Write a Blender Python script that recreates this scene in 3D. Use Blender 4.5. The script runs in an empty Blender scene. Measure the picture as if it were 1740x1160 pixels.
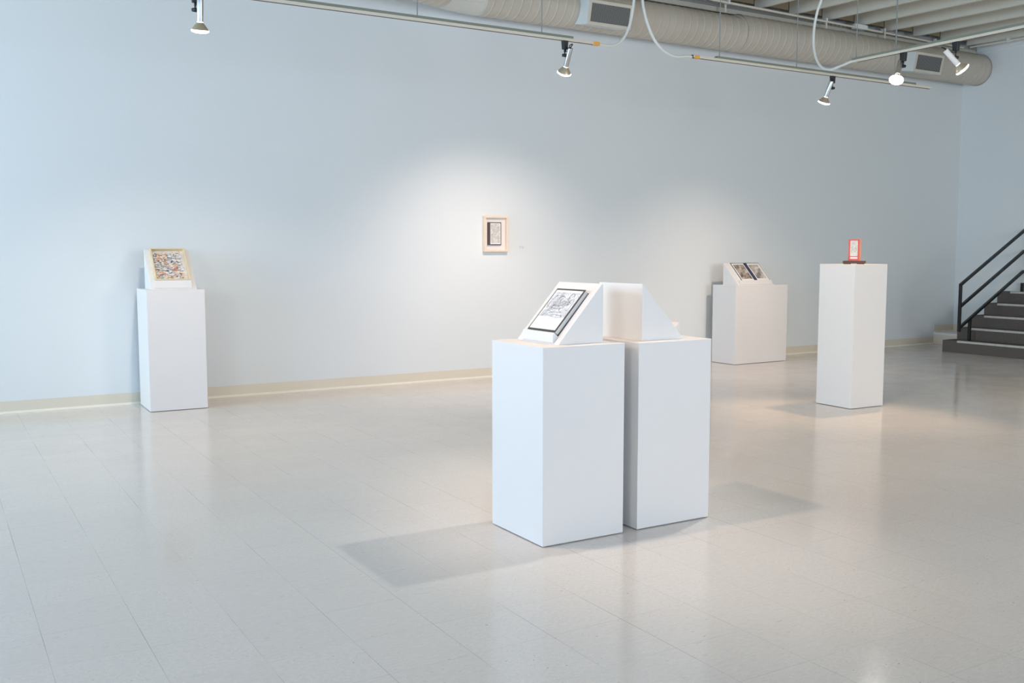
import bpy, bmesh, math, random
from mathutils import Vector, Matrix

random.seed(7)
S = bpy.context.scene
COL = S.collection
PI = math.pi
R = math.radians

# ------------------------------------------------------------------ materials
def new_mat(name):
    m = bpy.data.materials.new(name); m.use_nodes = True
    nt = m.node_tree; b = nt.nodes['Principled BSDF']
    return m, nt, b

def plain(name, col, rough=.5, metal=0, spec=.5, mottled=0.0, scale=6, bump=0.0, bscale=200):
    m, nt, b = new_mat(name)
    b.inputs['Base Color'].default_value = (*col, 1)
    b.inputs['Roughness'].default_value = rough
    b.inputs['Metallic'].default_value = metal
    b.inputs['Specular IOR Level'].default_value = spec
    tc = nt.nodes.new('ShaderNodeTexCoord')
    if mottled:
        n = nt.nodes.new('ShaderNodeTexNoise'); n.inputs['Scale'].default_value = scale; n.inputs['Detail'].default_value = 5
        nt.links.new(tc.outputs['Object'], n.inputs['Vector'])
        mx = nt.nodes.new('ShaderNodeMix'); mx.data_type = 'RGBA'
        mx.inputs[6].default_value = (*[c*(1-mottled) for c in col], 1)
        mx.inputs[7].default_value = (*[min(1, c*(1+mottled)) for c in col], 1)
        nt.links.new(n.outputs['Fac'], mx.inputs[0]); nt.links.new(mx.outputs[2], b.inputs['Base Color'])
    if bump:
        n2 = nt.nodes.new('ShaderNodeTexNoise'); n2.inputs['Scale'].default_value = bscale; n2.inputs['Detail'].default_value = 3
        nt.links.new(tc.outputs['Object'], n2.inputs['Vector'])
        bp = nt.nodes.new('ShaderNodeBump'); bp.inputs['Strength'].default_value = bump; bp.inputs['Distance'].default_value = .002
        nt.links.new(n2.outputs['Fac'], bp.inputs['Height']); nt.links.new(bp.outputs['Normal'], b.inputs['Normal'])
    return m

def emit(name, col, strength):
    m, nt, b = new_mat(name)
    b.inputs['Base Color'].default_value = (*col, 1)
    b.inputs['Emission Color'].default_value = (*col, 1)
    b.inputs['Emission Strength'].default_value = strength
    m.cycles.emission_sampling = 'NONE'
    return m

def floor_mat():
    """12 inch vinyl composition tiles: hairline seams, per-tile tone and streak direction, dark flecks, wax gloss."""
    m, nt, b = new_mat('vinyl_tile')
    N = nt.nodes.new; L = nt.links.new
    T = .3048
    geo = N('ShaderNodeNewGeometry')
    sep = N('ShaderNodeSeparateXYZ'); L(geo.outputs['Position'], sep.inputs[0])
    def math_(op, a, bb=None, c=None, clamp=False):
        n = N('ShaderNodeMath'); n.operation = op; n.use_clamp = clamp
        for i, v in enumerate((a, bb, c)):
            if v is None: continue
            if isinstance(v, (int, float)): n.inputs[i].default_value = v
            else: L(v, n.inputs[i])
        return n.outputs[0]
    u = math_('DIVIDE', math_('SUBTRACT', sep.outputs[0], .940*T), T)
    v = math_('DIVIDE', math_('SUBTRACT', sep.outputs[1], .075*T), T)
    fu = math_('FRACT', u); fv = math_('FRACT', v)
    iu = math_('FLOOR', u); iv = math_('FLOOR', v)
    du = math_('MINIMUM', fu, math_('SUBTRACT', 1, fu))
    dv = math_('MINIMUM', fv, math_('SUBTRACT', 1, fv))
    cv = N('ShaderNodeCombineXYZ'); L(iu, cv.inputs[0]); L(iv, cv.inputs[1])
    wn = N('ShaderNodeTexWhiteNoise'); wn.noise_dimensions = '2D'; L(cv.outputs[0], wn.inputs['Vector'])
    # seams vary in width along the floor, some almost closed
    sn = N('ShaderNodeTexNoise'); sn.inputs['Scale'].default_value = 1.6; sn.inputs['Detail'].default_value = 2
    L(geo.outputs['Position'], sn.inputs['Vector'])
    wdt = N('ShaderNodeMapRange'); wdt.inputs[1].default_value = .42; wdt.inputs[2].default_value = .66
    wdt.inputs[3].default_value = .0008; wdt.inputs[4].default_value = .0055; L(sn.outputs['Fac'], wdt.inputs[0])
    su = math_('LESS_THAN', du, wdt.outputs[0])
    sv = math_('LESS_THAN', dv, math_('MULTIPLY', wdt.outputs[0], .42))
    seam = math_('MAXIMUM', su, sv)
    # flecks: stretched, direction alternates tile by tile
    cx = N('ShaderNodeCombineXYZ')
    odd = math_('GREATER_THAN', wn.outputs['Value'], .5)
    a1 = math_('MULTIPLY', sep.outputs[0], math_('ADD', 22, math_('MULTIPLY', odd, 26)))
    a2 = math_('MULTIPLY', sep.outputs[1], math_('ADD', 120, math_('MULTIPLY', odd, -50)))
    L(math_('ADD', a1, math_('MULTIPLY', wn.outputs['Value'], 97)), cx.inputs[0]); L(a2, cx.inputs[1])
    fn = N('ShaderNodeTexNoise'); fn.inputs['Scale'].default_value = 1; fn.inputs['Detail'].default_value = 2; fn.inputs['Roughness'].default_value = .6
    L(cx.outputs[0], fn.inputs['Vector'])
    fl = N('ShaderNodeMapRange'); fl.inputs[1].default_value = .665; fl.inputs[2].default_value = .74; L(fn.outputs['Fac'], fl.inputs[0])
    fr = N('ShaderNodeMapRange'); fr.inputs[1].default_value = .35; fr.inputs[2].default_value = .65
    fr.inputs[3].default_value = .955; fr.inputs[4].default_value = 1.04; L(fn.outputs['Fac'], fr.inputs[0])
    # second finer grain
    gn = N('ShaderNodeTexNoise'); gn.inputs['Scale'].default_value = 160; gn.inputs['Detail'].default_value = 3
    L(geo.outputs['Position'], gn.inputs['Vector'])
    gr = N('ShaderNodeMapRange'); gr.inputs[1].default_value = .3; gr.inputs[2].default_value = .7
    gr.inputs[3].default_value = .96; gr.inputs[4].default_value = 1.03; L(gn.outputs['Fac'], gr.inputs[0])
    tv = N('ShaderNodeMapRange'); tv.inputs[3].default_value = .985; tv.inputs[4].default_value = 1.01; L(wn.outputs['Value'], tv.inputs[0])
    k = math_('MULTIPLY', math_('MULTIPLY', fr.outputs[0], gr.outputs[0]), tv.outputs[0])
    k = math_('MULTIPLY', k, math_('SUBTRACT', 1, math_('MULTIPLY', fl.outputs[0], .42)))
    vo = N('ShaderNodeTexVoronoi'); vo.inputs['Scale'].default_value = 4.2
    ms = N('ShaderNodeMapping'); ms.inputs['Scale'].default_value = (.55, 1.3, 1); L(geo.outputs['Position'], ms.inputs['Vector']); L(ms.outputs[0], vo.inputs['Vector'])
    chip = math_('LESS_THAN', vo.outputs['Distance'], math_('MULTIPLY', wn.outputs['Value'], .022))
    k = math_('MULTIPLY', k, math_('SUBTRACT', 1, math_('MULTIPLY', chip, .45)))
    k = math_('MULTIPLY', k, math_('SUBTRACT', 1, math_('MULTIPLY', seam, .30)))
    # dirt scuffs at fixed places
    base = N('ShaderNodeVectorMath'); base.operation = 'SCALE'; base.inputs[0].default_value = FLOOR_COL
    L(k, base.inputs['Scale']); L(base.outputs[0], b.inputs['Base Color'])
    # wax: gloss with slow waves, each tile pitched a little
    rn = N('ShaderNodeTexNoise'); rn.inputs['Scale'].default_value = 3.0; rn.inputs['Detail'].default_value = 4
    L(geo.outputs['Position'], rn.inputs['Vector'])
    rr = N('ShaderNodeMapRange'); rr.inputs[1].default_value = .3; rr.inputs[2].default_value = .7
    rr.inputs[3].default_value = .10; rr.inputs[4].default_value = .19; L(rn.outputs['Fac'], rr.inputs[0])
    L(rr.outputs[0], b.inputs['Roughness'])
    b.inputs['Specular IOR Level'].default_value = .5
    wv = N('ShaderNodeTexNoise'); wv.inputs['Scale'].default_value = 7; wv.inputs['Detail'].default_value = 2
    L(geo.outputs['Position'], wv.inputs['Vector'])
    tilt = math_('ADD', math_('MULTIPLY', fu, math_('SUBTRACT', wn.outputs['Value'], .5)), 0)
    h = math_('ADD', math_('MULTIPLY', wv.outputs['Fac'], .0016), math_('ADD', math_('MULTIPLY', tilt, .0009), math_('MULTIPLY', seam, -.0006)))
    h = math_('ADD', h, math_('MULTIPLY', gn.outputs['Fac'], .00006))
    bp = N('ShaderNodeBump'); bp.inputs['Strength'].default_value = .55; bp.inputs['Distance'].default_value = 1.0
    L(h, bp.inputs['Height']); L(bp.outputs['Normal'], b.inputs['Normal'])
    return m

def ink_mat(name, paper, ink, scale=22, width=.035, dens=.5, wash=0.25):
    """abstract ink scribble: contour lines of a noise field over light grey wash"""
    m, nt, b = new_mat(name)
    N = nt.nodes.new; L = nt.links.new
    tc = N('ShaderNodeTexCoord')
    def contour(sc, w, seed):
        mp = N('ShaderNodeMapping'); mp.inputs['Location'].default_value = (seed, seed*.7, 0); L(tc.outputs['Object'], mp.inputs['Vector'])
        n = N('ShaderNodeTexNoise'); n.inputs['Scale'].default_value = sc; n.inputs['Detail'].default_value = 2; n.inputs['Distortion'].default_value = .8
        L(mp.outputs[0], n.inputs['Vector'])
        a = N('ShaderNodeMath'); a.operation = 'MULTIPLY'; a.inputs[1].default_value = 7; L(n.outputs['Fac'], a.inputs[0])
        f = N('ShaderNodeMath'); f.operation = 'FRACT'; L(a.outputs[0], f.inputs[0])
        s = N('ShaderNodeMath'); s.operation = 'SUBTRACT'; s.inputs[1].default_value = .5; L(f.outputs[0], s.inputs[0])
        ab = N('ShaderNodeMath'); ab.operation = 'ABSOLUTE'; L(s.outputs[0], ab.inputs[0])
        lt = N('ShaderNodeMath'); lt.operation = 'LESS_THAN'; lt.inputs[1].default_value = w; L(ab.outputs[0], lt.inputs[0])
        return lt.outputs[0]
    c1 = contour(scale, width*2.2, 3.1); c2 = contour(scale*2.3, width*1.6, 9.4)
    mk = N('ShaderNodeTexNoise'); mk.inputs['Scale'].default_value = scale*.55; L(tc.outputs['Object'], mk.inputs['Vector'])
    g = N('ShaderNodeMath'); g.operation = 'GREATER_THAN'; g.inputs[1].default_value = 1-dens; L(mk.outputs['Fac'], g.inputs[0])
    c2m = N('ShaderNodeMath'); c2m.operation = 'MULTIPLY'; L(c2, c2m.inputs[0]); L(g.outputs[0], c2m.inputs[1])
    mxx = N('ShaderNodeMath'); mxx.operation = 'MAXIMUM'; L(c1, mxx.inputs[0]); L(c2m.outputs[0], mxx.inputs[1])
    wm = N('ShaderNodeMapRange'); wm.inputs[1].default_value = .45; wm.inputs[2].default_value = .7; wm.inputs[4].default_value = wash
    L(mk.outputs['Fac'], wm.inputs[0])
    ad = N('ShaderNodeMath'); ad.operation = 'MAXIMUM'; L(mxx.outputs[0], ad.inputs[0]); L(wm.outputs[0], ad.inputs[1])
    mix = N('ShaderNodeMix'); mix.data_type = 'RGBA'; mix.inputs[6].default_value = (*paper, 1); mix.inputs[7].default_value = (*ink, 1)
    L(ad.outputs[0], mix.inputs[0]); L(mix.outputs[2], b.inputs['Base Color'])
    b.inputs['Roughness'].default_value = .45
    return m

def print_mat(name, dark, mid, light, scale, seed):
    """photographic-looking print: blotchy tones between three inks"""
    m, nt, b = new_mat(name)
    N = nt.nodes.new; L = nt.links.new
    tc = N('ShaderNodeTexCoord'); mp = N('ShaderNodeMapping'); mp.inputs['Location'].default_value = (seed, seed*.3, 0); L(tc.outputs['Object'], mp.inputs['Vector'])
    n = N('ShaderNodeTexNoise'); n.inputs['Scale'].default_value = scale; n.inputs['Detail'].default_value = 7; n.inputs['Roughness'].default_value = .68; n.inputs['Distortion'].default_value = .7
    L(mp.outputs[0], n.inputs['Vector'])
    cr = N('ShaderNodeValToRGB'); r = cr.color_ramp
    r.elements[0].position = .36; r.elements[0].color = (*dark, 1); r.elements[1].position = .62; r.elements[1].color = (*light, 1)
    e = r.elements.new(.48); e.color = (*mid, 1)
    L(n.outputs['Fac'], cr.inputs[0]); L(cr.outputs[0], b.inputs['Base Color']); b.inputs['Roughness'].default_value = .4
    return m

def carpet_mat():
    m, nt, b = new_mat('stair_carpet')
    N = nt.nodes.new; L = nt.links.new
    tc = N('ShaderNodeTexCoord')
    n = N('ShaderNodeTexNoise'); n.inputs['Scale'].default_value = 170; n.inputs['Detail'].default_value = 4; L(tc.outputs['Object'], n.inputs['Vector'])
    cr = N('ShaderNodeValToRGB'); cr.color_ramp.elements[0].position = .35; cr.color_ramp.elements[1].position = .68
    cr.color_ramp.elements[0].color = (.095, .083, .076, 1); cr.color_ramp.elements[1].color = (.155, .138, .128, 1)
    L(n.outputs['Fac'], cr.inputs[0]); L(cr.outputs[0], b.inputs['Base Color'])
    b.inputs['Roughness'].default_value = .95; b.inputs['Specular IOR Level'].default_value = .1
    bp = N('ShaderNodeBump'); bp.inputs['Strength'].default_value = .6; bp.inputs['Distance'].default_value = .004
    L(n.outputs['Fac'], bp.inputs['Height']); L(bp.outputs['Normal'], b.inputs['Normal'])
    return m

def grille_mat():
    """register grille: fine grey bars over a dark throat"""
    m, nt, b = new_mat('register_grille')
    N = nt.nodes.new; L = nt.links.new
    tc = N('ShaderNodeTexCoord'); sp = N('ShaderNodeSeparateXYZ'); L(tc.outputs['Object'], sp.inputs[0])
    a = N('ShaderNodeMath'); a.operation = 'MULTIPLY'; a.inputs[1].default_value = 72; L(sp.outputs[0], a.inputs[0])
    f = N('ShaderNodeMath'); f.operation = 'FRACT'; L(a.outputs[0], f.inputs[0])
    g = N('ShaderNodeMath'); g.operation = 'GREATER_THAN'; g.inputs[1].default_value = .55; L(f.outputs[0], g.inputs[0])
    mix = N('ShaderNodeMix'); mix.data_type = 'RGBA'; mix.inputs[6].default_value = (.05, .05, .048, 1); mix.inputs[7].default_value = (.24, .245, .24, 1)
    L(g.outputs[0], mix.inputs[0]); L(mix.outputs[2], b.inputs['Base Color'])
    b.inputs['Roughness'].default_value = .5
    return m

FLOOR_COL = (.665, .62, .585)
M = {}
M['floor'] = floor_mat()
M['wall'] = plain('wall_paint', (.72, .75, .755), .62, spec=.35, mottled=.012, scale=1.3, bump=.12, bscale=160)
M['pedestal'] = plain('pedestal_paint', (.745, .725, .715), .5, spec=.4, mottled=.008, scale=5, bump=.05, bscale=120)
M['edge'] = plain('worn_paint', (.80, .80, .79), .55)
M['cove'] = plain('vinyl_cove_base', (.70, .64, .52), .4, mottled=.02, scale=3)
M['cove_toe'] = plain('cove_toe', (.82, .78, .68), .35)
M['curb_face'] = plain('curb_face_paint', (.74, .68, .58), .5, mottled=.02)
M['duct'] = plain('duct_paint', (.52, .475, .405), .5, mottled=.05, scale=2.5)
M['duct_elbow'] = plain('duct_elbow_paint', (.62, .62, .57), .5, mottled=.03, scale=3)
M['seam_dark'] = plain('duct_joint_gap', (.12, .11, .10), .8)
M['register'] = plain('register_paint', (.62, .58, .50), .5, mottled=.03)
M['grille'] = grille_mat()
M['boot'] = plain('register_boot_daylit', (.66, .70, .70), .5)  # paler and bluer than the register frame: window light put into the colour
M['joist'] = plain('joist_paint', (.63, .61, .53), .6, mottled=.05, scale=3)
M['deck'] = plain('deck_boards', (.40, .34, .24), .8, mottled=.15, scale=2)
M['block'] = plain('blocking_board', (.27, .22, .15), .8, mottled=.12, scale=5)
M['beam'] = plain('beam_paint', (.52, .50, .43), .6, mottled=.03)
M['beam_lip'] = plain('beam_lip_paint', (.30, .30, .285), .6)
M['strut'] = plain('strut_steel', (.21, .235, .19), .55)
M['track'] = plain('track_ivory', (.68, .64, .54), .4)
M['slot'] = plain('track_slot', (.12, .09, .08), .6)
M['orange'] = plain('orange_sleeve', (.80, .40, .08), .5)
M['cable'] = plain('white_conduit', (.70, .72, .69), .45)
M['rod'] = plain('threaded_rod', (.24, .26, .25), .5)
M['black'] = plain('black_plastic', (.012, .013, .014), .4)
M['silver'] = plain('brushed_aluminium', (.62, .64, .66), .28, metal=.9)
M['white_metal'] = plain('white_enamel', (.78, .76, .74), .35)
M['reflector'] = plain('bulb_reflector', (.55, .48, .36), .3, metal=.55)
M['bulb'] = emit('bulb_lens', (1, .93, .82), 9)
M['bulb_hot'] = emit('bulb_lens_hot', (1, .93, .82), 24)
M['collar'] = emit('bulb_collar_glow', (1, .93, .85), 1.5)
M['carpet'] = carpet_mat()
M['nosing'] = plain('nosing_strip', (.50, .49, .45), .4, mottled=.22, scale=14)
M['rail'] = plain('black_steel', (.006, .007, .008), .35, spec=.5)
M['wood_frame'] = plain('maple_frame', (.80, .65, .50), .45, mottled=.06, scale=20)
M['wood_pale'] = plain('pale_pine_frame', (.72, .60, .40), .5, mottled=.06, scale=20)
M['mat_board'] = plain('mat_board', (.80, .76, .72), .7)
M['brown'] = plain('dark_brown_cover', (.075, .052, .050), .5)
M['char'] = plain('charcoal_cover', (.06, .058, .056), .4)
M['cream'] = plain('cream_panel', (.80, .80, .78), .5)
M['pages'] = plain('page_block', (.76, .75, .71), .8)
M['navy'] = plain('navy_cover', (.02, .026, .065), .35)
M['navy_line'] = plain('pale_spine_lettering', (.13, .15, .24), .5)
M['red'] = plain('red_frame', (.62, .085, .06), .45)
M['salmon'] = plain('salmon_side', (.85, .36, .24), .5)
M['walnut'] = plain('dark_walnut', (.085, .035, .025), .4, mottled=.15, scale=30)
M['ink_a'] = ink_mat('ink_drawing_paper', (.78, .79, .82), (.16, .16, .19), 34, .030, .55, .42)
M['ink_b'] = ink_mat('faint_ink_paper', (.72, .70, .64), (.22, .21, .19), 42, .03, .5, .30)
M['ink_c'] = print_mat('sepia_print', (.07, .055, .05), (.27, .22, .19), (.66, .59, .53), 15, 2.3)
M['ink_d'] = print_mat('sepia_print_light', (.10, .085, .09), (.40, .35, .32), (.72, .67, .62), 12, 7.7)
M['ink_stroke'] = plain('ink_line', (.13, .13, .15), .5)
M['glass'] = plain('window_glass', (.9, .95, .95), .05); 
_b = M['glass'].node_tree.nodes['Principled BSDF']; _b.inputs['Transmission Weight'].default_value = 1; _b.inputs['IOR'].default_value = 1.1
M['alu'] = plain('window_aluminium', (.3, .3, .3), .4, metal=.6)
M['text'] = plain('grey_lettering', (.42, .42, .41), .7)

# ------------------------------------------------------------------ mesh helpers
class MB:
    """collects geometry, links it as ONE mesh object"""
    def __init__(s): s.bm = bmesh.new(); s.mi = 0
    def face(s, vs):
        try:
            f = s.bm.faces.new(vs); f.material_index = s.mi; return f
        except ValueError: return None
    def verts(s, pts): return [s.bm.verts.new(p) for p in pts]
    def box(s, x0, x1, y0, y1, z0, z1, T=None):
        P = [Vector(p) for p in ((x0,y0,z0),(x1,y0,z0),(x1,y1,z0),(x0,y1,z0),(x0,y0,z1),(x1,y0,z1),(x1,y1,z1),(x0,y1,z1))]
        if T is not None: P = [T @ p for p in P]
        v = s.verts(P)
        for q in ((3,2,1,0),(4,5,6,7),(0,1,5,4),(1,2,6,5),(2,3,7,6),(3,0,4,7)): s.face([v[i] for i in q])
        return s
    def hexa(s, P):
        v = s.verts(P)
        for q in ((3,2,1,0),(4,5,6,7),(0,1,5,4),(1,2,6,5),(2,3,7,6),(3,0,4,7)): s.face([v[i] for i in q])
        return s
    def prism(s, poly, a, b):
        """poly: list of 3D points; extruded from offset a to offset b (vectors)"""
        n = len(poly); A = s.verts([Vector(p)+Vector(a) for p in poly]); B = s.verts([Vector(p)+Vector(b) for p in poly])
        s.face(A[::-1]); s.face(B)
        for i in range(n): s.face([A[i], A[(i+1) % n], B[(i+1) % n], B[i]])
        return s
    def lathe(s, p, d, prof, n=24, caps=True):
        """prof: (t along d, radius)"""
        p = Vector(p); d = Vector(d).normalized(); x = d.orthogonal().normalized(); y = d.cross(x)
        rings = []
        for t, r in prof:
            rings.append(s.verts([p+d*t+(x*math.cos(2*PI*i/n)+y*math.sin(2*PI*i/n))*r for i in range(n)]))
        for A, B in zip(rings, rings[1:]):
            for i in range(n): s.face([A[i], A[(i+1) % n], B[(i+1) % n], B[i]])
        if caps: s.face(rings[0][::-1]); s.face(rings[-1])
        return s
    def cyl(s, p, q, r, n=12):
        p = Vector(p); q = Vector(q); return s.lathe(p, q-p, [(0, r), ((q-p).length, r)], n)
    def tube(s, pts, r, n=10, sub=8):
        P = [Vector(p) for p in pts]
        if sub > 1 and len(P) > 2:
            Q = []
            for i in range(len(P)-1):
                p0 = P[max(i-1, 0)]; p1 = P[i]; p2 = P[i+1]; p3 = P[min(i+2, len(P)-1)]
                for k in range(sub):
                    t = k/sub
                    Q.append(.5*((2*p1)+(p2-p0)*t+(2*p0-5*p1+4*p2-p3)*t*t+(-p0+3*p1-3*p2+p3)*t**3))
            Q.append(P[-1]); P = Q
        up = None; rings = []
        for i, p in enumerate(P):
            t = (P[min(i+1, len(P)-1)]-P[max(i-1, 0)]).normalized()
            if up is None: up = t.orthogonal().normalized()
            up = (up - t*up.dot(t)).normalized(); w = t.cross(up)
            rings.append(s.verts([p+(up*math.cos(2*PI*j/n)+w*math.sin(2*PI*j/n))*r for j in range(n)]))
        for A, B in zip(rings, rings[1:]):
            for j in range(n): s.face([A[j], A[(j+1) % n], B[(j+1) % n], B[j]])
        s.face(rings[0][::-1]); s.face(rings[-1]); return s
    def sphere(s, c, r, n=14, sc=(1, 1, 1)):
        bmesh.ops.create_uvsphere(s.bm, u_segments=n, v_segments=n//2+2, radius=r, matrix=Matrix.Translation(c) @ Matrix.Diagonal((*sc, 1)))
        return s
    def build(s, name, mats, parent=None, bevel=0, smooth=False, seg=2):
        bm = s.bm; bmesh.ops.recalc_face_normals(bm, faces=bm.faces)
        me = bpy.data.meshes.new(name); bm.to_mesh(me); bm.free()
        if not isinstance(mats, (list, tuple)): mats = [mats]
        for m in mats: me.materials.append(m)
        o = bpy.data.objects.new(name, me); COL.objects.link(o)
        if smooth:
            for p in me.polygons: p.use_smooth = True
            me.set_sharp_from_angle(angle=R(40))
        if bevel:
            b = o.modifiers.new('bevel', 'BEVEL'); b.width = bevel; b.segments = seg; b.limit_method = 'ANGLE'; b.angle_limit = R(35)
        if parent is not None: o.parent = parent
        return o

def tag(o, label=None, cat=None, group=None, kind=None):
    if label: o['label'] = label
    if cat: o['category'] = cat
    if group: o['group'] = group
    if kind: o['kind'] = kind
    return o

def empty(name, loc=(0, 0, 0), rot=None):
    o = bpy.data.objects.new(name, None); o.empty_display_size = .1; COL.objects.link(o)
    if rot is not None: o.matrix_world = Matrix.Translation(loc) @ rot.to_4x4()
    else: o.location = loc
    return o

def struct(o): o['kind'] = 'structure'; return o

def copy_tree(o, parent=None):
    c = o.copy(); COL.objects.link(c); c.parent = parent
    for ch in list(o.children): copy_tree(ch, c)
    return c

# ------------------------------------------------------------------ the room
YW, XR = 8.99, 12.92            # back wall, right wall
XL, YF = -5.6, -4.2             # window wall on the left, front wall behind the camera
ZC = 4.50
struct(MB().box(XL-.2, XR+.2, YF-.2, YW+.2, -.15, 0).build('floor', M['floor']))
struct(MB().box(XL-.2, XR+.2, YW, YW+.2, 0, ZC).build('wall_back', M['wall']))
struct(MB().box(XR, XR+.2, YF-.2, YW, 0, ZC).build('wall_right', M['wall']))

def wall_with_openings(name, axis, c0, c1, lo, hi, zt, holes):
    mb = MB()
    def bx(a0, a1, z0, z1):
        if axis == 'x': mb.box(c0, c1, a0, a1, z0, z1)
        else: mb.box(a0, a1, c0, c1, z0, z1)
    a = lo
    for h0, h1, z0, z1 in holes:
        bx(a, h0, 0, zt); bx(h0, h1, 0, z0); bx(h0, h1, z1, zt); a = h1
    bx(a, hi, 0, zt)
    return struct(mb.build(name, M['wall']))

LEFT_WIN = [(-3.4, -.9, .45, 4.0), (-.3, 2.3, .45, 4.0), (2.9, 5.3, .45, 4.0), (5.9, 8.3, .45, 4.0)]  # last opening is added, to brighten the left pedestal and back wall
FRONT_WIN = [(-2.4, .8, .6, 3.8), (1.6, 4.8, .6, 3.8), (5.8, 9.4, .6, 3.8)]
wall_with_openings('wall_left', 'x', XL-.2, XL, YF-.2, YW, ZC, LEFT_WIN)
wall_with_openings('wall_front', 'y', YF-.2, YF, XL, XR, ZC, FRONT_WIN)
struct(MB().box(XL-.2, XR+.2, YF-.2, YW+.2, ZC, ZC+.12).build('ceiling', M['deck']))

n = 0
for axis, wins in (('x', LEFT_WIN), ('y', FRONT_WIN)):
    for a0, a1, z0, z1 in wins:
        n += 1
        c = XL-.12 if axis == 'x' else YF-.12
        w = empty('window_%d' % n, ((c, (a0+a1)/2, z0) if axis == 'x' else ((a0+a1)/2, c, z0))); struct(w)
        fr = MB(); h = (a1-a0)/2; H = z1-z0
        segs = [(-h, -h+.06, 0, H), (h-.06, h, 0, H), (-h+.06, h-.06, 0, .06), (-h+.06, h-.06, H-.06, H), (-.025, .025, .06, H-.06)]
        for s0, s1, q0, q1 in segs:
            if axis == 'x': fr.box(-.03, .03, s0, s1, q0, q1)
            else: fr.box(s0, s1, -.03, .03, q0, q1)
        fr.build('window_frame', M['alu'], w)
        g = MB()
        if axis == 'x': g.box(-.004, .004, -h+.03, h-.03, .03, H-.03)
        else: g.box(-h+.03, h-.03, -.004, .004, .03, H-.03)
        g.build('window_pane', M['glass'], w)

# cove base along the back wall (stops at the pedestals only visually) and the curb by the stairs
XC = 12.475
def cove(x0, x1, z):
    mb = MB(); mb.box(x0, x1, YW-.006, YW, z, z+.102)
    mb.mi = 1; mb.prism([(0, YW-.006, z+.018), (0, YW-.022, z+.003), (0, YW-.022, z), (0, YW-.006, z)], (x0, 0, 0), (x1, 0, 0)); return mb
struct(cove(XL, XC, 0).build('baseboard_back', [M['cove'], M['cove_toe']]))
ZCURB = .165
cb = MB(); cb.mi = 0; cb.box(XC, XR, 8.225, YW, 0, ZCURB-.028)
cb.mi = 1; cb.box(XC-.006, XR, 8.225, YW, ZCURB-.028, ZCURB)
struct(cb.build('trim_1', [M['curb_face'], M['edge']]))
tag(struct(cove(XC+.01, XR-.001, ZCURB).build('baseboard_back', [M['cove'], M['cove_toe']])))
struct(MB().box(XR-.006, XR, 8.30, YW-.007, ZCURB, ZCURB+.102).build('baseboard_right', M['cove']))

# ------------------------------------------------------------------ ceiling structure
SK = -.10      # the joists are skewed to the wall: dX/dY
def skew_x(x, y): return x + (8.8-y)*-SK
b = MB(); b.box(6.2, XR, 8.797, YW, 4.103, 4.158); b.mi = 1; b.box(6.2, XR, 8.780, YW, 4.158, 4.198)
tag(b.build('ceiling_beam', [M['beam'], M['beam_lip']]), 'cream ledger beam with grey lip running along the wall above the round duct', 'beam')
xs = [7.47, 8.06, 8.64, 9.22, 9.80, 10.39, 10.97, 11.55, 12.13, 12.71]
words = ['tenth', 'ninth', 'eighth', 'seventh', 'sixth', 'fifth', 'fourth', 'third', 'second', 'first']
for x, wd in zip(xs, words):
    mb = MB(); y0, y1 = 0.0, 8.80
    X0, X1 = skew_x(x, y0), skew_x(x, y1)
    if X0 > XR-.06: y0 = 8.8-(XR-.06-x)/-SK if SK else y0; X0 = skew_x(x, y0)
    w = .022
    def cs(X, y, up): return [(X-w, y, 4.20), (X+w, y, 4.20), (X+w, y, up), (X-w, y, up)]
    A = cs(X1, y1, ZC); B = cs(X0, y0, ZC)
    mb.hexa([A[0], A[1], B[1], B[0], A[3], A[2], B[2], B[3]])
    o = mb.build('ceiling_joist', M['joist'], bevel=.004)
    tag(o, '%s off-white ceiling joist counting from the right wall' % wd, 'joist', 'ceiling joists above the duct')
for i in range(len(xs)-1):
    mb = MB(); mb.box(xs[i]+.03, xs[i+1]-.03, 8.80, 8.83, 4.26, ZC)
    mb.box(xs[i]+.03, xs[i]+.045, 8.785, 8.80, 4.26, ZC)
    tag(mb.build('blocking_board', M['block']), 'brown blocking board between the %s and %s joists from the right wall' % (words[i+1], words[i]), 'board', 'blocking boards above the beam')
# ledger strip on the right wall
tr = MB()
for k, (z0, z1, t) in enumerate(((4.125, 4.20, .02), (4.20, 4.26, .045), (4.26, 4.34, .07), (4.34, ZC, .095))):
    tr.box(XR-t, XR, 1.0, 8.78, z0, z1)
struct(tr.build('trim_2', M['wall']))

# conduits
def conduit(name, pts, r, label, cat='conduit', extra=None):
    e = empty(name, pts[0]); q = [Vector(p)-Vector(pts[0]) for p in pts]
    MB().tube(q, r, 10, 1).build('pipe', M['track'], e, smooth=True)
    tag(e, label, cat); return e
P0 = Vector((7.0, 8.575, 4.165)); P1 = Vector((12.55, 8.752, 4.150))
c = conduit('conduit', [P0, P1], .014, 'thin cream conduit hung under the joists, running above the duct')
def on(x): t = (x-P0.x)/(P1.x-P0.x); return (P1-P0)*t
bx = MB(); q = on(10.32); bx.box(q.x-.10, q.x+.09, q.y-.035, q.y+.035, -.03, .03); bx.box(q.x+.02, q.x+.115, q.y-.045, q.y+.03, -.032, .024)
bx.build('junction_box', M['cable'], c, bevel=.004)
for x in (8.03, 9.70, 10.79, 11.9):
    q = on(x); MB().box(q.x-.01, q.x+.01, q.y-.018, q.y+.018, -.018, .032).build('clip', M['cable'], c)
c = conduit('conduit', [(12.66, 8.72, 4.165), (12.735, 7.9, 4.165), (12.80, 4.8, 4.165)], .013, 'thin cream conduit running towards the viewer beside the right wall')
MB().box(-.02+.045, .02+.045, -.55, -.52, -.02, .03).build('clip', M['cable'], c)
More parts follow.
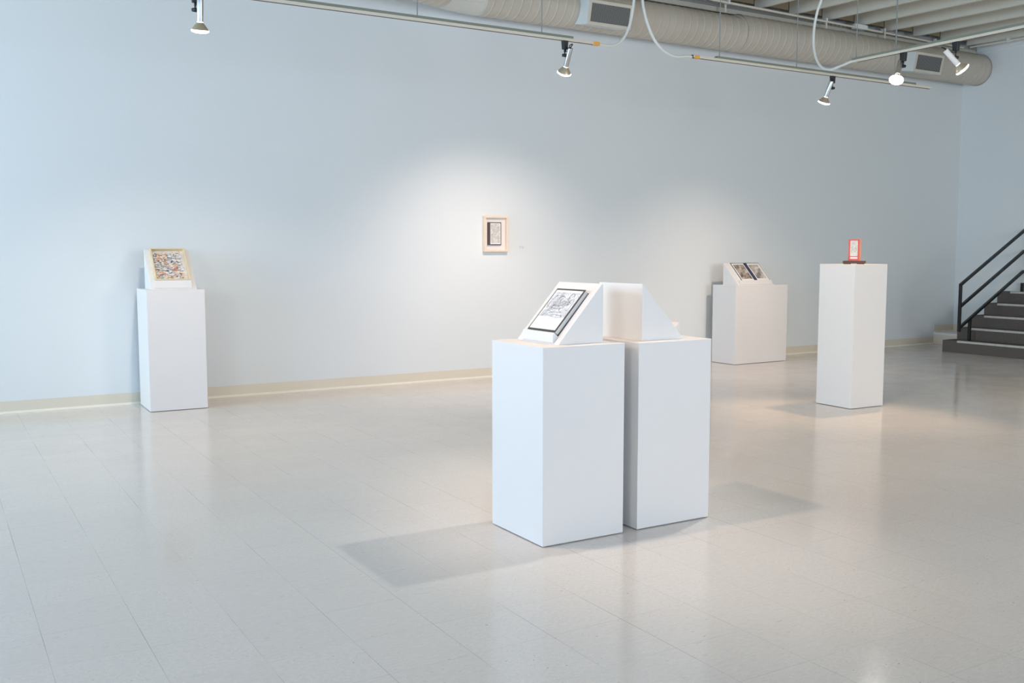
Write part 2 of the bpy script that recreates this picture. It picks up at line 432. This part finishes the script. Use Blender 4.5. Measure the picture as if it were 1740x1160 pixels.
MB().box(-.03+.08, .03+.08, -1.02, -.90, -.01, .07).build('junction_box', M['white_metal'], c, bevel=.004)
for x, wd in ((9.70, 'beside the curved cable loop'), (10.79, 'near the far end of the duct'), (8.03, 'nearest the ringed joint of the duct')):
    h = MB(); h.box(x-.014, x+.014, 8.655, 8.66, 4.07, 4.20)
    tag(h.build('hanger_strap', M['register']), 'short pale hanger strap above the duct, %s' % wd, 'strap', 'duct hanger straps')
# row of bolts on the beam above the duct
for k in range(7):
    mb = MB(); mb.lathe((9.72+k*.075, 8.785, 4.178), (0, -1, 0), [(0, .016), (.02, .016), (.028, .008)], 10)
    tag(mb.build('bolt', M['register'], smooth=True), 'small pale bolt in the row on the beam lip beside the cable loop', 'bolt', 'bolts on the beam lip')

# ------------------------------------------------------------------ duct
duct = tag(empty('air_duct', (0, 8.765, 3.881)), 'long cream spiral duct hung along the top of the back wall', 'duct')
def spiral(x0, x1, r0, pitch=.104, bump=.0042, n=44, dz=lambda x: 0.0, frame=None):
    mb = MB(); sub = 14; step = pitch/sub; cnt = int((x1-x0)/step)
    prof = [1.0, .08]+[0]*11+[.08]
    rings = []
    for i in range(-sub, cnt+sub+2):
        ring = []
        for j in range(n+1):
            th = 2*PI*j/n
            x = x0+i*step+pitch*(th/(2*PI))*1.0
            x = min(max(x, x0), x1)
            rr = r0+bump*prof[i % sub]
            p = Vector((x, -math.cos(th)*rr, math.sin(th)*rr+dz(x)))
            if frame is not None: p = frame @ p
            ring.append(mb.bm.verts.new(p))
        rings.append(ring)
    for A, B in zip(rings, rings[1:]):
        for j in range(n):
            try: mb.face([A[j], A[j+1], B[j+1], B[j]])
            except ValueError: pass
    bmesh.ops.remove_doubles(mb.bm, verts=mb.bm.verts, dist=1e-5)
    bmesh.ops.dissolve_degenerate(mb.bm, edges=mb.bm.edges, dist=1e-5)
    return mb
EX = 4.84
spiral(EX, 8.27, .198, dz=lambda x: -.012).build('duct_section', M['duct'], duct, smooth=True)
spiral(8.29, XR, .212).build('duct_section', M['duct'], duct, smooth=True)
MB().lathe((8.262, 0, -.006), (1, 0, 0), [(0, .190), (0, .2085), (.035, .2125), (.035, .200)], 40, False).build('joint_band', M['duct'], duct, smooth=True)
MB().lathe((8.297, 0, -.004), (1, 0, 0), [(0, .200), (0, .2140), (.004, .2140), (.004, .200)], 40, False).build('joint_gap', M['seam_dark'], duct, smooth=True)
MB().lathe((10.05, 0, 0), (1, 0, 0), [(0, .205), (0, .2195), (.03, .2195), (.03, .205)], 40, False).build('joint_band', M['duct'], duct, smooth=True)
# elbow: a smooth gore turning towards the viewer, then a ribbed run
a1 = R(11); a2 = R(22)
el = MB(); n = 40; rings = []
for k, (cx, cy, ang) in enumerate([(EX+.02, 0, 0), (EX-.02, 0, 0), (EX-.15, -.012, a1), (EX-.34, -.062, a1), (EX-.46, -.105, a2)]):
    ring = []
    for j in range(n):
        th = 2*PI*j/n; yy = -math.cos(th)*.200; zz = math.sin(th)*.200-.012
        ring.append(el.bm.verts.new((cx+yy*-math.sin(ang), cy+yy*math.cos(ang), zz)))
    rings.append(ring)
for A, B in zip(rings, rings[1:]):
    for j in range(n): el.face([A[j], A[(j+1) % n], B[(j+1) % n], B[j]])
el.build('elbow', M['duct_elbow'], duct, smooth=True)
F = Matrix.Translation((EX-.46, -.105, 0)) @ Matrix.Rotation(PI+a2, 4, 'Z')
spiral(0, 10.6, .199, dz=lambda x: -.012, frame=F).build('duct_section', M['duct'], duct, smooth=True)
# registers
def register(xa0, xa1, side=.0):
    """face plane tips back at the bottom; boot reaches into the duct"""
    e = MB()
    yt, zt, yb, zb = 8.405-8.765, 3.895-3.881, 8.455-8.765, 3.655-3.881
    e.hexa([(xa0, yb, zb), (xa1, yb, zb), (xa1, -.03, zb+.05), (xa0, -.03, zb+.05), (xa0, yt, zt), (xa1, yt, zt), (xa1, -.03, zt+.06), (xa0, -.03, zt+.06)])
    rg = e.build('register', M['boot'], duct, bevel=.004)
    T = Vector((0, yt-yb, zt-zb)).normalized(); Nn = Vector((0, T.z, -T.y))*-1
    H = math.hypot(yt-yb, zt-zb); c0 = Vector((xa0, yb, zb))
    def pt(u, v, d): return c0+Vector((u, 0, 0))+T*v+Nn*d
    Wd = xa1-xa0; fw = .032
    fr = MB()
    for u0, u1, v0, v1 in ((0, Wd, 0, fw), (0, Wd, H-fw, H), (0, fw, fw, H-fw), (Wd-fw, Wd, fw, H-fw)):
        fr.hexa([pt(u0, v0, 0), pt(u1, v0, 0), pt(u1, v1, 0), pt(u0, v1, 0), pt(u0, v0, .012), pt(u1, v0, .012), pt(u1, v1, .012), pt(u0, v1, .012)])
    fr.build('register_frame', M['register'], rg, bevel=.002)
    g = MB(); g.hexa([pt(fw, fw, .001), pt(Wd-fw, fw, .001), pt(Wd-fw, H-fw, .001), pt(fw, H-fw, .001), pt(fw, fw, .004), pt(Wd-fw, fw, .004), pt(Wd-fw, H-fw, .004), pt(fw, H-fw, .004)])
    g.build('grille', M['grille'], rg)
    return rg
register(5.945, 6.505)
register(11.10, 11.66)

# ------------------------------------------------------------------ lighting tracks
def track(name, label, a, bb, s0, s1, axis, z, sleeves=(), rods=(), cross=0):
    """a..bb rail extent, s0..s1 strut extent on the axis; z underside; cross = other coordinate"""
    org = (a, cross, z) if axis == 'x' else (cross, a, z)
    t = tag(empty(name, org), label, 'light track')
    def bx(mb, p0, p1, h, z0, z1):
        if axis == 'x': mb.box(p0-a, p1-a, -h, h, z0, z1)
        else: mb.box(-h, h, p0-a, p1-a, z0, z1)
    r = MB(); bx(r, a, bb, .018, .003, .026); r.build('rail', M['track'], t, bevel=.002)
    r = MB(); bx(r, a+.01, bb-.01, .008, .001, .004); r.build('slot', M['slot'], t)
    r = MB(); bx(r, s0, s1, .0205, .026, .045); r.build('strut_channel', M['strut'], t, bevel=.002)
    for p0, p1, key in sleeves:
        r = MB(); bx(r, p0, p1, .0195 if key == 'orange' else .016, -.001, .028); r.build('end_sleeve', M[key], t, bevel=.002)
    for p in rods:
        r = MB()
        if axis == 'x': r.cyl((p-a, 0, .045), (p-a, 0, ZC-z), .004)
        else: r.cyl((0, p-a, .045), (0, p-a, ZC-z), .004)
        r.build('hanging_rod', M['rod'], t, smooth=True)
    return t
TZ = 3.088
track('light_track', 'long ivory light track on the left, hung on thin rods near the duct', .2, 5.035, .2, 4.775, 'x', TZ,
      [(4.985, 5.05, 'orange')], (.9, 3.335, 4.47), 7.0)
track('light_track', 'ivory light track in the middle, in line with the first and nearer the stairs', 6.10, 9.49, 6.385, 9.23, 'x', TZ,
      [(6.115, 6.175, 'orange'), (6.093, 6.116, 'black')], (6.43, 7.44, 8.9), 7.0)
track('light_track', 'pale light track at right running towards the viewer under the joists', 2.6, 6.37, 2.6, 6.42, 'y', TZ,
      [], (5.94, 6.38, 3.2), 7.56)

def cable(name, pts, r, label):
    e = tag(empty(name, pts[0]), label, 'cable')
    MB().tube([Vector(p)-Vector(pts[0]) for p in pts], r, 12, 10).build('conduit_loop', M['cable'], e, smooth=True)
cable('track_cable', [(5.04, 7, 3.10), (5.12, 7, 3.098), (5.20, 7, 3.105), (5.265, 7, 3.132), (5.324, 7, 3.19), (5.368, 7, 3.27), (5.405, 7, 3.39), (5.428, 7, 3.56), (5.43, 7, 3.85), (5.40, 7, 4.20), (5.38, 7, 4.5)], .0115,
      'white cable rising from the orange end of the left light track')
cable('track_cable', [(6.10, 7, 3.098), (6.02, 7, 3.096), (5.93, 7, 3.082), (5.86, 7, 3.087), (5.76, 7, 3.123), (5.664, 7, 3.197), (5.589, 7, 3.311), (5.541, 7, 3.431), (5.515, 7, 3.56), (5.50, 7, 3.9), (5.51, 7, 4.5)], .0125,
      'white cable drooping into the near end of the middle light track')
cable('track_cable', [(7.56, 6.35, 3.104), (7.56, 6.44, 3.106), (7.56, 6.56, 3.085), (7.56, 6.68, 3.072), (7.56, 6.78, 3.105), (7.56, 6.854, 3.19), (7.56, 6.896, 3.319), (7.56, 6.90, 3.487), (7.56, 6.865, 3.648), (7.56, 6.80, 3.80), (7.56, 6.72, 4.1), (7.56, 6.7, 4.5)], .0125,
      'white cable looping down to the end of the right light track')

# track spotlights -------------------------------------------------------------
BULBS = []
def spot_head(x, y, d, label, side=1, body='silver', hot=False, along='x', arm_d=None, power=0, angle=80, blend=.8, pivot_drop=.115, slide=.0):
    """adapter in the track, side arm with a knob, cylinder, flared bulb; d = aim; side = which side the arm is on"""
    e = tag(empty('track_spotlight', (x, y, TZ)), label, 'spotlight', 'track spotlights')
    d = Vector(d).normalized()
    ad = MB()
    if along == 'x': ad.hexa([(-.020, -.017, -.068), (.020, -.017, -.068), (.020, .017, -.068), (-.020, .017, -.068), (-.025, -.019, .004), (.025, -.019, .004), (.025, .019, .004), (-.025, .019, .004)])
    else: ad.hexa([(-.017, -.022, -.072), (.017, -.022, -.072), (.017, .022, -.072), (-.017, .022, -.072), (-.019, -.028, .004), (.019, -.028, .004), (.019, .028, .004), (-.019, .028, .004)])
    ad.build('adapter', M['black'], e, bevel=.003)
    # image-right direction as seen in the photo = where the arm stands beside the body
    rt = Vector((.858, -.513, 0))*side
    L = .158; rad = .0225
    piv = Vector((0, 0, -pivot_drop))                      # knob height
    cen = piv - rt*(rad+.010)*1.0                          # body axis point beside the knob
    top = cen - d*(.062+slide); bot = top + d*L
    ar = MB(); ar.box(-.006, .006, -.006, .006, -.09, -.06); ar.build('stem', M['black'], e)
    arm = MB(); arm.tube([(0, 0, -.066), Vector((0, 0, -.085)), piv+Vector((0, 0, .006))], .0055, 8, 1)
    arm.sphere(piv, .0155, 12, (1, 1, 1)); a = arm.build('arm', M['black'], e, smooth=True)
    MB().lathe(piv+rt*-.012, rt, [(0, .012), (.030, .013), (.036, .009)], 14).build('knob', M['black'], a, smooth=True)
    hs = MB(); hs.lathe(top, d, [(0, .0), (0, rad*.93), (.004, rad), (L, rad), (L, rad*.85), (L-.01, rad*.8)], 28, False)
    hs.build('housing', M[body], e, smooth=True)
    # black cord from the adapter to the back of the housing
    bk = top - d*.002
    MB().tube([(rt*-.006)+Vector((0, 0, -.064)), rt*-.020+Vector((0, 0, -.085)), bk-d*.030-rt*.010, bk-d*.022+rt*.012, bk+rt*.006], .0042, 8, 6).build('cord', M['black'], e, smooth=True)
    # bulb
    bl = MB(); bl.lathe(bot-d*.004, d, [(0, .018), (.012, .020), (.018, .027), (.052, .054), (.060, .0575)], 32, False)
    bo = bl.build('bulb', M['reflector'], e, smooth=True)
    MB().lathe(bot-d*.003, d, [(0, .0195), (.010, .021)], 24, False).build('bulb_collar', M['collar'], bo, smooth=True)
    MB().lathe(bot+d*.056, d, [(0, .0575), (.004, .060), (.010, .060), (.017, .047), (.021, .028), (.0225, .001)], 32, True).build('bulb_lens', M['bulb_hot' if hot else 'bulb'], bo, smooth=True)
    if power:
        BULBS.append((Vector((x, y, TZ))+bot+d*.086, d, power, angle, blend))
    return e

WARM = (1.0, .80, .62)
POW = 1.0
spot_head(1.664, 7.0, (.03, .24, -1), 'silver track spotlight above the left pedestal at the top left', side=-1, power=135, angle=112, slide=.02)
spot_head(4.70, 7.0, (.10, .66, -1), 'silver track spotlight near the orange sleeve, tilted toward the framed picture', side=-1, power=150, angle=98, blend=1)
spot_head(7.955, 7.0, (.0, .46, -1), 'silver track spotlight on the middle track above the double book stand', side=1, power=150, angle=100, blend=1, slide=.01)
spot_head(7.56, 5.86, (-.50, -.22, -.82), 'glaring lit track spotlight pointing at the viewer from the right track', side=1, hot=True, along='y', power=95, angle=62, blend=.6, slide=.0)
spot_head(7.56, 5.34, (.59, -.35, -.72), 'white track spotlight on the right track turned toward the stairs', side=1, body='white_metal', along='y', power=80, angle=90, pivot_drop=.125, slide=.02)

# ------------------------------------------------------------------ pedestals
def pedestal(cx, cy, sx, sy, h, rz, label):
    mb = MB(); mb.box(-sx/2, sx/2, -sy/2, sy/2, .004, h)
    o = mb.build('display_pedestal', M['pedestal'], bevel=.0018); o.location = (cx, cy, 0); o.rotation_euler = (0, 0, rz)
    for v in o.data.vertices:
        pass
    return tag(o, label, 'pedestal', 'white display pedestals')
pedestal(1.787, 8.685, .468, .49, 1.014, R(-1.2), 'tall white pedestal by the wall at left holding the framed collage')
pedestal(2.558, 3.862, .453, .457, .907, 0, 'front left pedestal of the close pair in the middle of the floor')
pedestal(3.098, 3.866, .453, .457, .902, 0, 'front right pedestal of the close pair in the middle of the floor')
pedestal(8.543, 8.680, .862, .385, .932, R(1.0), 'wide white pedestal against the wall holding the navy double-page book')
pedestal(6.870, 5.757, .392, .388, 1.222, R(-2.2), 'tallest slim white pedestal at right holding the small red frame')

# sloped stands ---------------------------------------------------------------
def stand(org, rz, depth, height, width, ledge, label):
    """local: x = across (seen by the reader, left to right), y = depth away from the reader, z up; origin = front left bottom corner"""
    e = empty('sloped_stand', org); e.rotation_euler = (0, 0, rz)
    mb = MB(); mb.prism([(0, 0, 0), (0, depth, 0), (0, depth, height), (0, depth-.006, height)], (0, 0, 0), (width, 0, 0))
    mb.build('wedge', M['pedestal'], e, bevel=.0012)
    L = math.hypot(depth, height); ang = math.atan2(height, depth)
    l0, l1, u0, u1, h = ledge
    T = Matrix.Rotation(ang, 4, 'X')
    lb = MB(); P = [Vector((0, a, b_)) for a, b_ in ((u0, .0003), (u1, .0003), (u1, h), (u1-.011, h), (u0, .006))]
    lb.prism([T @ (p+Vector((l0, 0, 0))) for p in P], (0, 0, 0), (l1-l0, 0, 0)); lb.build('ledge', M['pedestal'], e, bevel=.001)
    tag(e, label, 'stand', 'white sloped stands on the pedestals')
    return e, ang

def on_slope(name, st, ang, x, u, lift=0.0, yaw=0.0):
    """an Empty lying on a stand's slope at x across, u up the slope"""
    e = empty(name)
    e.matrix_world = Matrix.Translation(st.location) @ Matrix.Rotation(st.rotation_euler[2], 4, 'Z') @ Matrix.Rotation(ang, 4, 'X') @ Matrix.Translation((x, u, lift)) @ Matrix.Rotation(yaw, 4, 'Z')
    return e

# A: framed collage on the left pedestal
st, an = stand((1.596, 8.492, 1.014), R(-1.2), .305, .335, .368, (.022, .328, .012, .076, .033), 'white sloped stand under the framed paper collage')
e = on_slope('framed_collage', st, an, .040, .0785, .0)
tag(e, 'pale wood box frame filled with torn orange and grey paper collage', 'framed artwork')
W_, H_, D_ = .288, .358, .036
fr = MB()
for x0, x1, y0, y1 in ((0, W_, 0, .012), (0, W_, H_-.012, H_), (0, .014, .012, H_-.012), (W_-.014, W_, .012, H_-.012)): fr.box(x0, x1, y0, y1, .001, D_)
fr.build('frame', M['wood_pale'], e, bevel=.0015)
MB().box(.012, W_-.012, .010, H_-.010, .001, .006).build('backing', M['mat_board'], e)
cols = [('collage_white', (.78, .77, .76)), ('collage_grey', (.42, .42, .44)), ('collage_dark', (.10, .10, .11)), ('collage_orange', (.82, .38, .18)), ('collage_peach', (.90, .62, .40)), ('collage_pale_green', (.55, .60, .50)), ('collage_red', (.68, .17, .08))]
cm = [plain(n_, c_, .8) for n_, c_ in cols] + [ink_mat('collage_print', (.78, .77, .76), (.20, .20, .21), 75, .035, .5, .2), ink_mat('collage_print_warm', (.86, .70, .58), (.45, .20, .12), 60, .05, .5, .3)]
rng = random.Random(11)
def scraps(mb, n, wts, x0, x1, y0, y1, z0, z1, smin, smax):
    for i in range(n):
        cx = rng.uniform(x0, x1); cy = rng.uniform(y0, y1); z = rng.uniform(z0, z1); k = rng.randint(5, 9); sx = rng.uniform(smin, smax); sy = sx*rng.uniform(.3, .8)
        a0 = rng.uniform(-.5, .5); tx = rng.uniform(-.25, .25); ty = rng.uniform(-.25, .25)
        mb.mi = rng.choices(range(9), wts)[0]; pts = []
        for j in range(k):
            t = 2*PI*j/k; r_ = rng.uniform(.65, 1.15); px_ = math.cos(t)*sx*r_; py_ = math.sin(t)*sy*r_
            X = px_*math.cos(a0)-py_*math.sin(a0); Y = px_*math.sin(a0)+py_*math.cos(a0)
            pts.append((min(max(cx+X, .016), W_-.016), min(max(cy+Y, .014), H_-.014), z+X*tx+Y*ty))
        mb.prism(pts, (0, 0, 0), (0, 0, .0008))
pc = MB()
scraps(pc, 620, [9, 1.6, .5, 1.2, 1.8, .6, .3, 12, 2.4], .018, W_-.050, .018, H_-.034, .008, .026, .006, .020)
scraps(pc, 46, [2, .6, .2, 4, 5, 0, 1.0, 2, 2], .03, .12, .19, H_-.06, .024, .030, .005, .014)
scraps(pc, 40, [3, .6, .6, 4, 4, 1, 1.6, 3, 2], .02, W_-.04, .018, .080, .024, .030, .005, .015)
scraps(pc, 12, [1, 2, 1.6, 2, 1, 0, 0, 1, 0], .10, .19, .12, .16, .024, .030, .004, .010)
tag(pc.build('paper_collage', cm, e), kind='stuff')

# B: black and white book on the near-left pedestal (reader stands at -X)
st, an = stand((2.460, 4.068, .907), R(-90), .250, .275, .363, (.052, .318, .005, .044, .031), 'white sloped stand holding the black and white comic-style book')
e = on_slope('picture_book', st, an, .072, .050, .0)
tag(e, 'thick book with dark bordered black and white ink drawing cover', 'book')
W_, H_, D_ = .240, .258, .027
MB().box(-.002, W_+.003, -.002, H_, .0005, .004).build('back_cover', M['char'], e, bevel=.0006)
MB().box(.003, W_-.004, .002, H_-.004, .004, D_-.003).build('page_block', M['pages'], e)
cv = MB(); cv.box(0, W_, 0, H_, D_-.003, D_); cov = cv.build('front_cover', M['char'], e, bevel=.0006)
MB().box(.009, W_-.009, .010, H_-.010, D_, D_+.0006).build('cover_panel', M['cream'], cov)
MB().box(.012, W_-.011, .084, H_-.024, D_+.0006, D_+.0010).build('ink_drawing', M['ink_a'], cov)
sk = MB(); z = D_+.0014
def stroke(pts, w): sk.tube([(p[0], p[1], z) for p in pts], w*.62, 6, 6)
def arc(cx, cy, rx, ry, a0, a1, w, k=9, rot=0):
    P = []
    for i in range(k):
        a = R(a0+(a1-a0)*i/(k-1)); X = math.cos(a)*rx; Y = math.sin(a)*ry
        P.append((cx+X*math.cos(rot)-Y*math.sin(rot), cy+X*math.sin(rot)+Y*math.cos(rot)))
    stroke(P, w)
arc(.150, .185, .042, .030, 150, 330, .0013); arc(.176, .206, .018, .024, 0, 330, .0016); arc(.105, .196, .022, .013, 20, 200, .0018)
arc(.112, .150, .060, .016, 190, 350, .0016); arc(.115, .142, .052, .012, 10, 170, .0012); arc(.120, .122, .048, .010, 180, 360, .0013)
arc(.145, .172, .016, .010, 0, 360, .0012); arc(.060, .165, .03, .05, 100, 220, .0010); arc(.196, .160, .022, .04, -60, 80, .0010)
arc(.150, .090, .05, .008, 0, 180, .0009); arc(.160, .094, .045, .012, 180, 350, .0008)
for i in range(26):
    x = rng.uniform(.03, .20); y = rng.uniform(.09, .225); stroke([(x, y), (x+rng.uniform(-.014, .014), y+rng.uniform(-.006, .010)), (x+rng.uniform(-.02, .02), y+rng.uniform(-.012, .012))], .0006)
sk.build('ink_lines', M['ink_stroke'], cov)
ft = MB()
for k in range(4): ft.box(.045+.0*k, .125-.018*(k % 2), .055-.010*k, .0575-.010*k, D_+.0006, D_+.0009)
ft.build('faint_lettering', plain('faint_lettering', (.74, .74, .73), .6), cov)

# C: stand on the near-right pedestal seen from behind (reader stands at +X)
st, an = stand((3.212, 3.716, .902), R(90), .262, .274, .352, (.03, .335, .046, .061, .050), 'white sloped stand seen from behind, its ledge peeking out at right')

# D: navy double-page book on the wide pedestal
st, an = stand((8.172, 8.502, .932), R(1.0), .255, .257, .590, (.030, .560, .006, .052, .032), 'wide white sloped stand under the navy double-page book')
e = on_slope('open_book', st, an, .090, .060, .0)
tag(e, 'open navy-edged book showing two brown-toned prints either side of a navy spine', 'book')
W_, H_ = .470, .292
MB().box(0, W_, 0, H_, .0005, .011).build('page_block', M['pages'], e, bevel=.001)
c0 = MB(); c0.box(0, W_, 0, H_, .011, .014); cov = c0.build('cover', M['navy'], e, bevel=.0008)
for x0, x1 in ((.010, .208), (.262, W_-.008)):
    MB().box(x0, x1, .004, H_-.010, .014, .0146).build('cover_panel', M['cream'], cov)
MB().box(.026, .196, .030, H_-.030, .0146, .0151).build('print', M['ink_c'], cov)
MB().box(.276, W_-.040, .036, H_-.034, .0146, .0151).build('print', M['ink_d'], cov)
sp = MB()
for k in range(22):
    y = .02+k*.0115
    if k in (7, 14): continue
    sp.box(.231, .239, y, y+.006, .014, .0146)
sp.build('spine_lettering', M['navy_line'], cov)

# E: small red frame on a walnut base, turned toward the viewer
zt = 1.222; th = R(-50)
e = tag(empty('walnut_base', (6.872, 5.752, zt)), 'small dark walnut plinth with notched underside on the tallest pedestal', 'plinth'); e.rotation_euler = (0, 0, th)
wb = MB(); wb.box(-.094, .094, -.032, .036, .007, .029); wb.box(-.088, -.026, -.030, .034, 0, .007); wb.box(.022, .084, -.030, .034, 0, .007)
wb.build('plinth_body', M['walnut'], e, bevel=.003)
e = tag(empty('red_framed_miniature', (6.872, 5.752, zt+.029)), 'small red framed miniature drawing standing on the walnut plinth', 'miniature'); e.rotation_euler = (0, 0, th-R(22))
w2 = .0465; h2 = .184
MB().box(-w2, w2, -.012, .030, 0, h2).build('block', M['salmon'], e, bevel=.001)
rf = MB()
for x0, x1, z0, z1 in ((-w2, w2, 0, .016), (-w2, w2, h2-.012, h2), (-w2, -w2+.014, .016, h2-.012), (w2-.012, w2, .016, h2-.012), (-w2+.014, w2-.012, .034, .041)):
    rf.box(x0, x1, -.020, -.012, z0, z1)
rf.build('red_frame', M['red'], e, bevel=.0008)
MB().box(-w2+.014, w2-.012, -.0145, -.012, .016, .034).build('title_panel', M['cream'], e)
ob = MB().box(-w2+.014, w2-.012, -.0145, -.012, .041, h2-.012).build('drawing_panel', M['cream'], e)
MB().box(-w2+.020, w2-.018, -.0152, -.0145, .050, h2-.018).build('ink_drawing', M['ink_b'], ob)

# F: framed book on the wall
e = tag(empty('wall_frame', (5.155, YW, 1.327)), 'light wood shadow-box frame on the wall with a small dark book inside', 'picture frame')
X = .1435; H_ = .372; D_ = .048; fw = .020
fr = MB()
for x0, x1, z0, z1 in ((-X, X, 0, fw), (-X, X, H_-fw, H_), (-X, -X+fw, fw, H_-fw), (X-fw, X, fw, H_-fw)): fr.box(x0, x1, -D_, -.002, z0, z1)
fr.build('frame', M['wood_frame'], e, bevel=.0015)
MB().box(-X+fw, X-fw, -.014, -.004, fw, H_-fw).build('mat_board', M['mat_board'], e)
bk = MB().box(-.094, .066, -.032, -.014, .070, .308).build('mounted_book', M['brown'], e, bevel=.001)
MB().box(-.066, .056, -.0335, -.032, .079, .298).build('cover_panel', M['cream'], bk)
MB().box(-.060, .048, -.0341, -.0335, .092, .290).build('ink_drawing', M['ink_b'], bk)

# wall caption in tiny vinyl letters beside the frame
cp = MB()
for k, (z, segs) in enumerate(((1.381, ((0, .006), (.008, .016), (.018, .022), (.030, .036), (.038, .044))), (1.371, ((0, .010), (.014, .020), (.026, .030), (.036, .048), (.052, .058))), (1.361, ((.0, .004), (.008, .012), (.034, .044), (.047, .052))))):
    for a_, b_ in segs: cp.box(5.465+a_, 5.465+b_, YW-.0012, YW, z, z+.0042)
tag(cp.build('wall_caption', M['text']), 'tiny grey lettering on the wall right of the framed picture', 'caption')

# ------------------------------------------------------------------ stairs
sx0, run, rise, yl, yr = 11.61, .28, .156, 8.222, 5.2
sc = tag(empty('staircase', (sx0, yl, 0)), 'dark carpeted steps with pale nosing strips at the far right', 'stairs')
for i in range(5):
    mb = MB(); X0 = i*run; X1 = XR-sx0-.002
    yo = .0 if i == 0 else -.012-.004*i
    mb.box(X0, X1 if i == 4 else X0+run+.0, yr-yl, yo, (0 if i == 0 else i*rise-.0), (i+1)*rise)
    # what is under the upper steps
    if i: mb.box(X0, X0+run if i < 4 else X1, yr-yl, yo, 0, i*rise)
    st_ = mb.build('step', M['carpet'], sc)
    MB().box(X0-.008, X0+.038, yr-yl, -.215, (i+1)*rise-.022, (i+1)*rise+.004).build('nosing_strip', M['nosing'], st_, bevel=.002)

YRL = 7.945
rl = tag(empty('stair_railing', (11.545, YRL, 0)), 'black square-tube handrail with two lower rails rising along the steps', 'railing')
def bar(mb, p, q, w=.0165):
    p = Vector(p); q = Vector(q); d = (q-p).normalized(); s = Vector((0, 1, 0)); u = s.cross(d).normalized()
    if abs(d.z) > .95: u = Vector((1, 0, 0))
    A = [p-s*w-u*w, p+s*w-u*w, p+s*w+u*w, p-s*w+u*w]; B = [v+(q-p) for v in A]
    mb.hexa([A[0], A[1], A[2], A[3], B[0], B[1], B[2], B[3]])
    return mb
sl = .533; xe = 1.368
bar(MB(), (0, 0, .285), (0, 0, .900)).build('post', M['rail'], rl, bevel=.002)
bar(MB(), (-.012, 0, .892), (xe, 0, .892+sl*(xe+.012))).build('top_rail', M['rail'], rl, bevel=.002)
bar(MB(), (.010, 0, .615), (xe, 0, .615+sl*(xe-.01))).build('middle_rail', M['rail'], rl, bevel=.002)
bar(MB(), (.010, 0, .338), (xe, 0, .338+sl*(xe-.01))).build('lower_rail', M['rail'], rl, bevel=.002)
bar(MB(), (.222, 0, .156), (.222, 0, .45)).build('post', M['rail'], rl, bevel=.002)
bar(MB(), (1.354, 0, .78), (1.354, 0, .90)).build('post', M['rail'], rl, bevel=.002)

# ------------------------------------------------------------------ light
w = bpy.data.worlds.new('sky'); S.world = w; w.use_nodes = True
bg = w.node_tree.nodes['Background']; bg.inputs['Color'].default_value = (.62, .80, 1.0, 1); bg.inputs['Strength'].default_value = .12

def area(name, loc, aim, sx, sy, power, col):
    l = bpy.data.lights.new(name, 'AREA'); l.shape = 'RECTANGLE'; l.size = sx; l.size_y = sy; l.energy = power; l.color = col
    o = bpy.data.objects.new(name, l); COL.objects.link(o); o.location = loc
    o.rotation_euler = (Vector(aim)).to_track_quat('-Z', 'Z').to_euler(); return o
DAY = (.66, .86, 1.0)
def rgbp(c): m_ = max(c); return m_, tuple(v/m_ for v in c)
for (a0, a1, z0, z1), c_ in zip(LEFT_WIN, ((3.5, 4.0, 3.7), (0.09, 0.12, 0.25), (0.55, 1.21, 2.97), (4.9, 6.2, 6.6))):
    k_, q_ = rgbp(c_); area('daylight', (XL-.03, (a0+a1)/2, (z0+z1)/2), (1, 0, 0), a1-a0-.1, z1-z0-.1, 78*(a1-a0)/2.5*k_, q_)  # the last of these shines through the added opening
for (a0, a1, z0, z1), c_ in zip(FRONT_WIN, ((0.28, 0.70, 1.82), (.9, 1.1, 1.3), (4.7, 4.9, 5.0))):
    k_, q_ = rgbp(c_); area('daylight', ((a0+a1)/2, YF-.03, (z0+z1)/2), (0, 1, 0), a1-a0-.1, z1-z0-.1, 62*k_, q_)

def spot(loc, d, power, angle, blend, col=(1, .8, .62)):
    k_, q_ = rgbp(col)
    l = bpy.data.lights.new('lamp_beam', 'SPOT'); l.energy = power*k_; l.color = q_; l.spot_size = R(angle); l.spot_blend = blend; l.shadow_soft_size = .035
    o = bpy.data.objects.new('lamp_beam', l); COL.objects.link(o); o.location = loc
    o.rotation_euler = Vector(d).to_track_quat('-Z', 'Y').to_euler()
for (p, d, pw, an_, bl_), c_ in zip(BULBS, ((0.82, 0.68, 0.56), (1.28, 1.03, 0.90), (0.92, 0.71, 0.57), (1.75, 1.15, 0.66), (1.25, 1.00, 0.75))): spot(p, d, pw, an_, bl_, c_)
# heads of tracks that hang outside the picture, over the pair and before the tallest pedestal
spot((4.12, 3.97, 2.95), (-1.55, -.1, -1.9), 75, 80, .7, (1.74, 1.66, 1.57))
spot((1.78, 4.03, 2.95), (1.3, -.15, -1.9), 75, 80, .7, (1.5, 1.07, .74))
spot((4.72, 4.60, 2.98), (2.1, 1.1, -1.9), 95, 75, .8, (1.45, 1.12, .74))

# ------------------------------------------------------------------ camera
cam = bpy.data.cameras.new('camera'); cam.sensor_width = 36; cam.lens = 1663.3/1740*36; cam.clip_end = 100
co = bpy.data.objects.new('camera', cam); COL.objects.link(co); co.location = (0, 0, 1.334)
co.rotation_euler = (R(90-5.276), 0, R(-30.86)); S.camera = co

S.view_settings.view_transform = 'Standard'; S.view_settings.look = 'None'; S.view_settings.gamma = 1; S.view_settings.exposure = 0
try: S.view_settings.use_curve_mapping = False
except Exception: pass
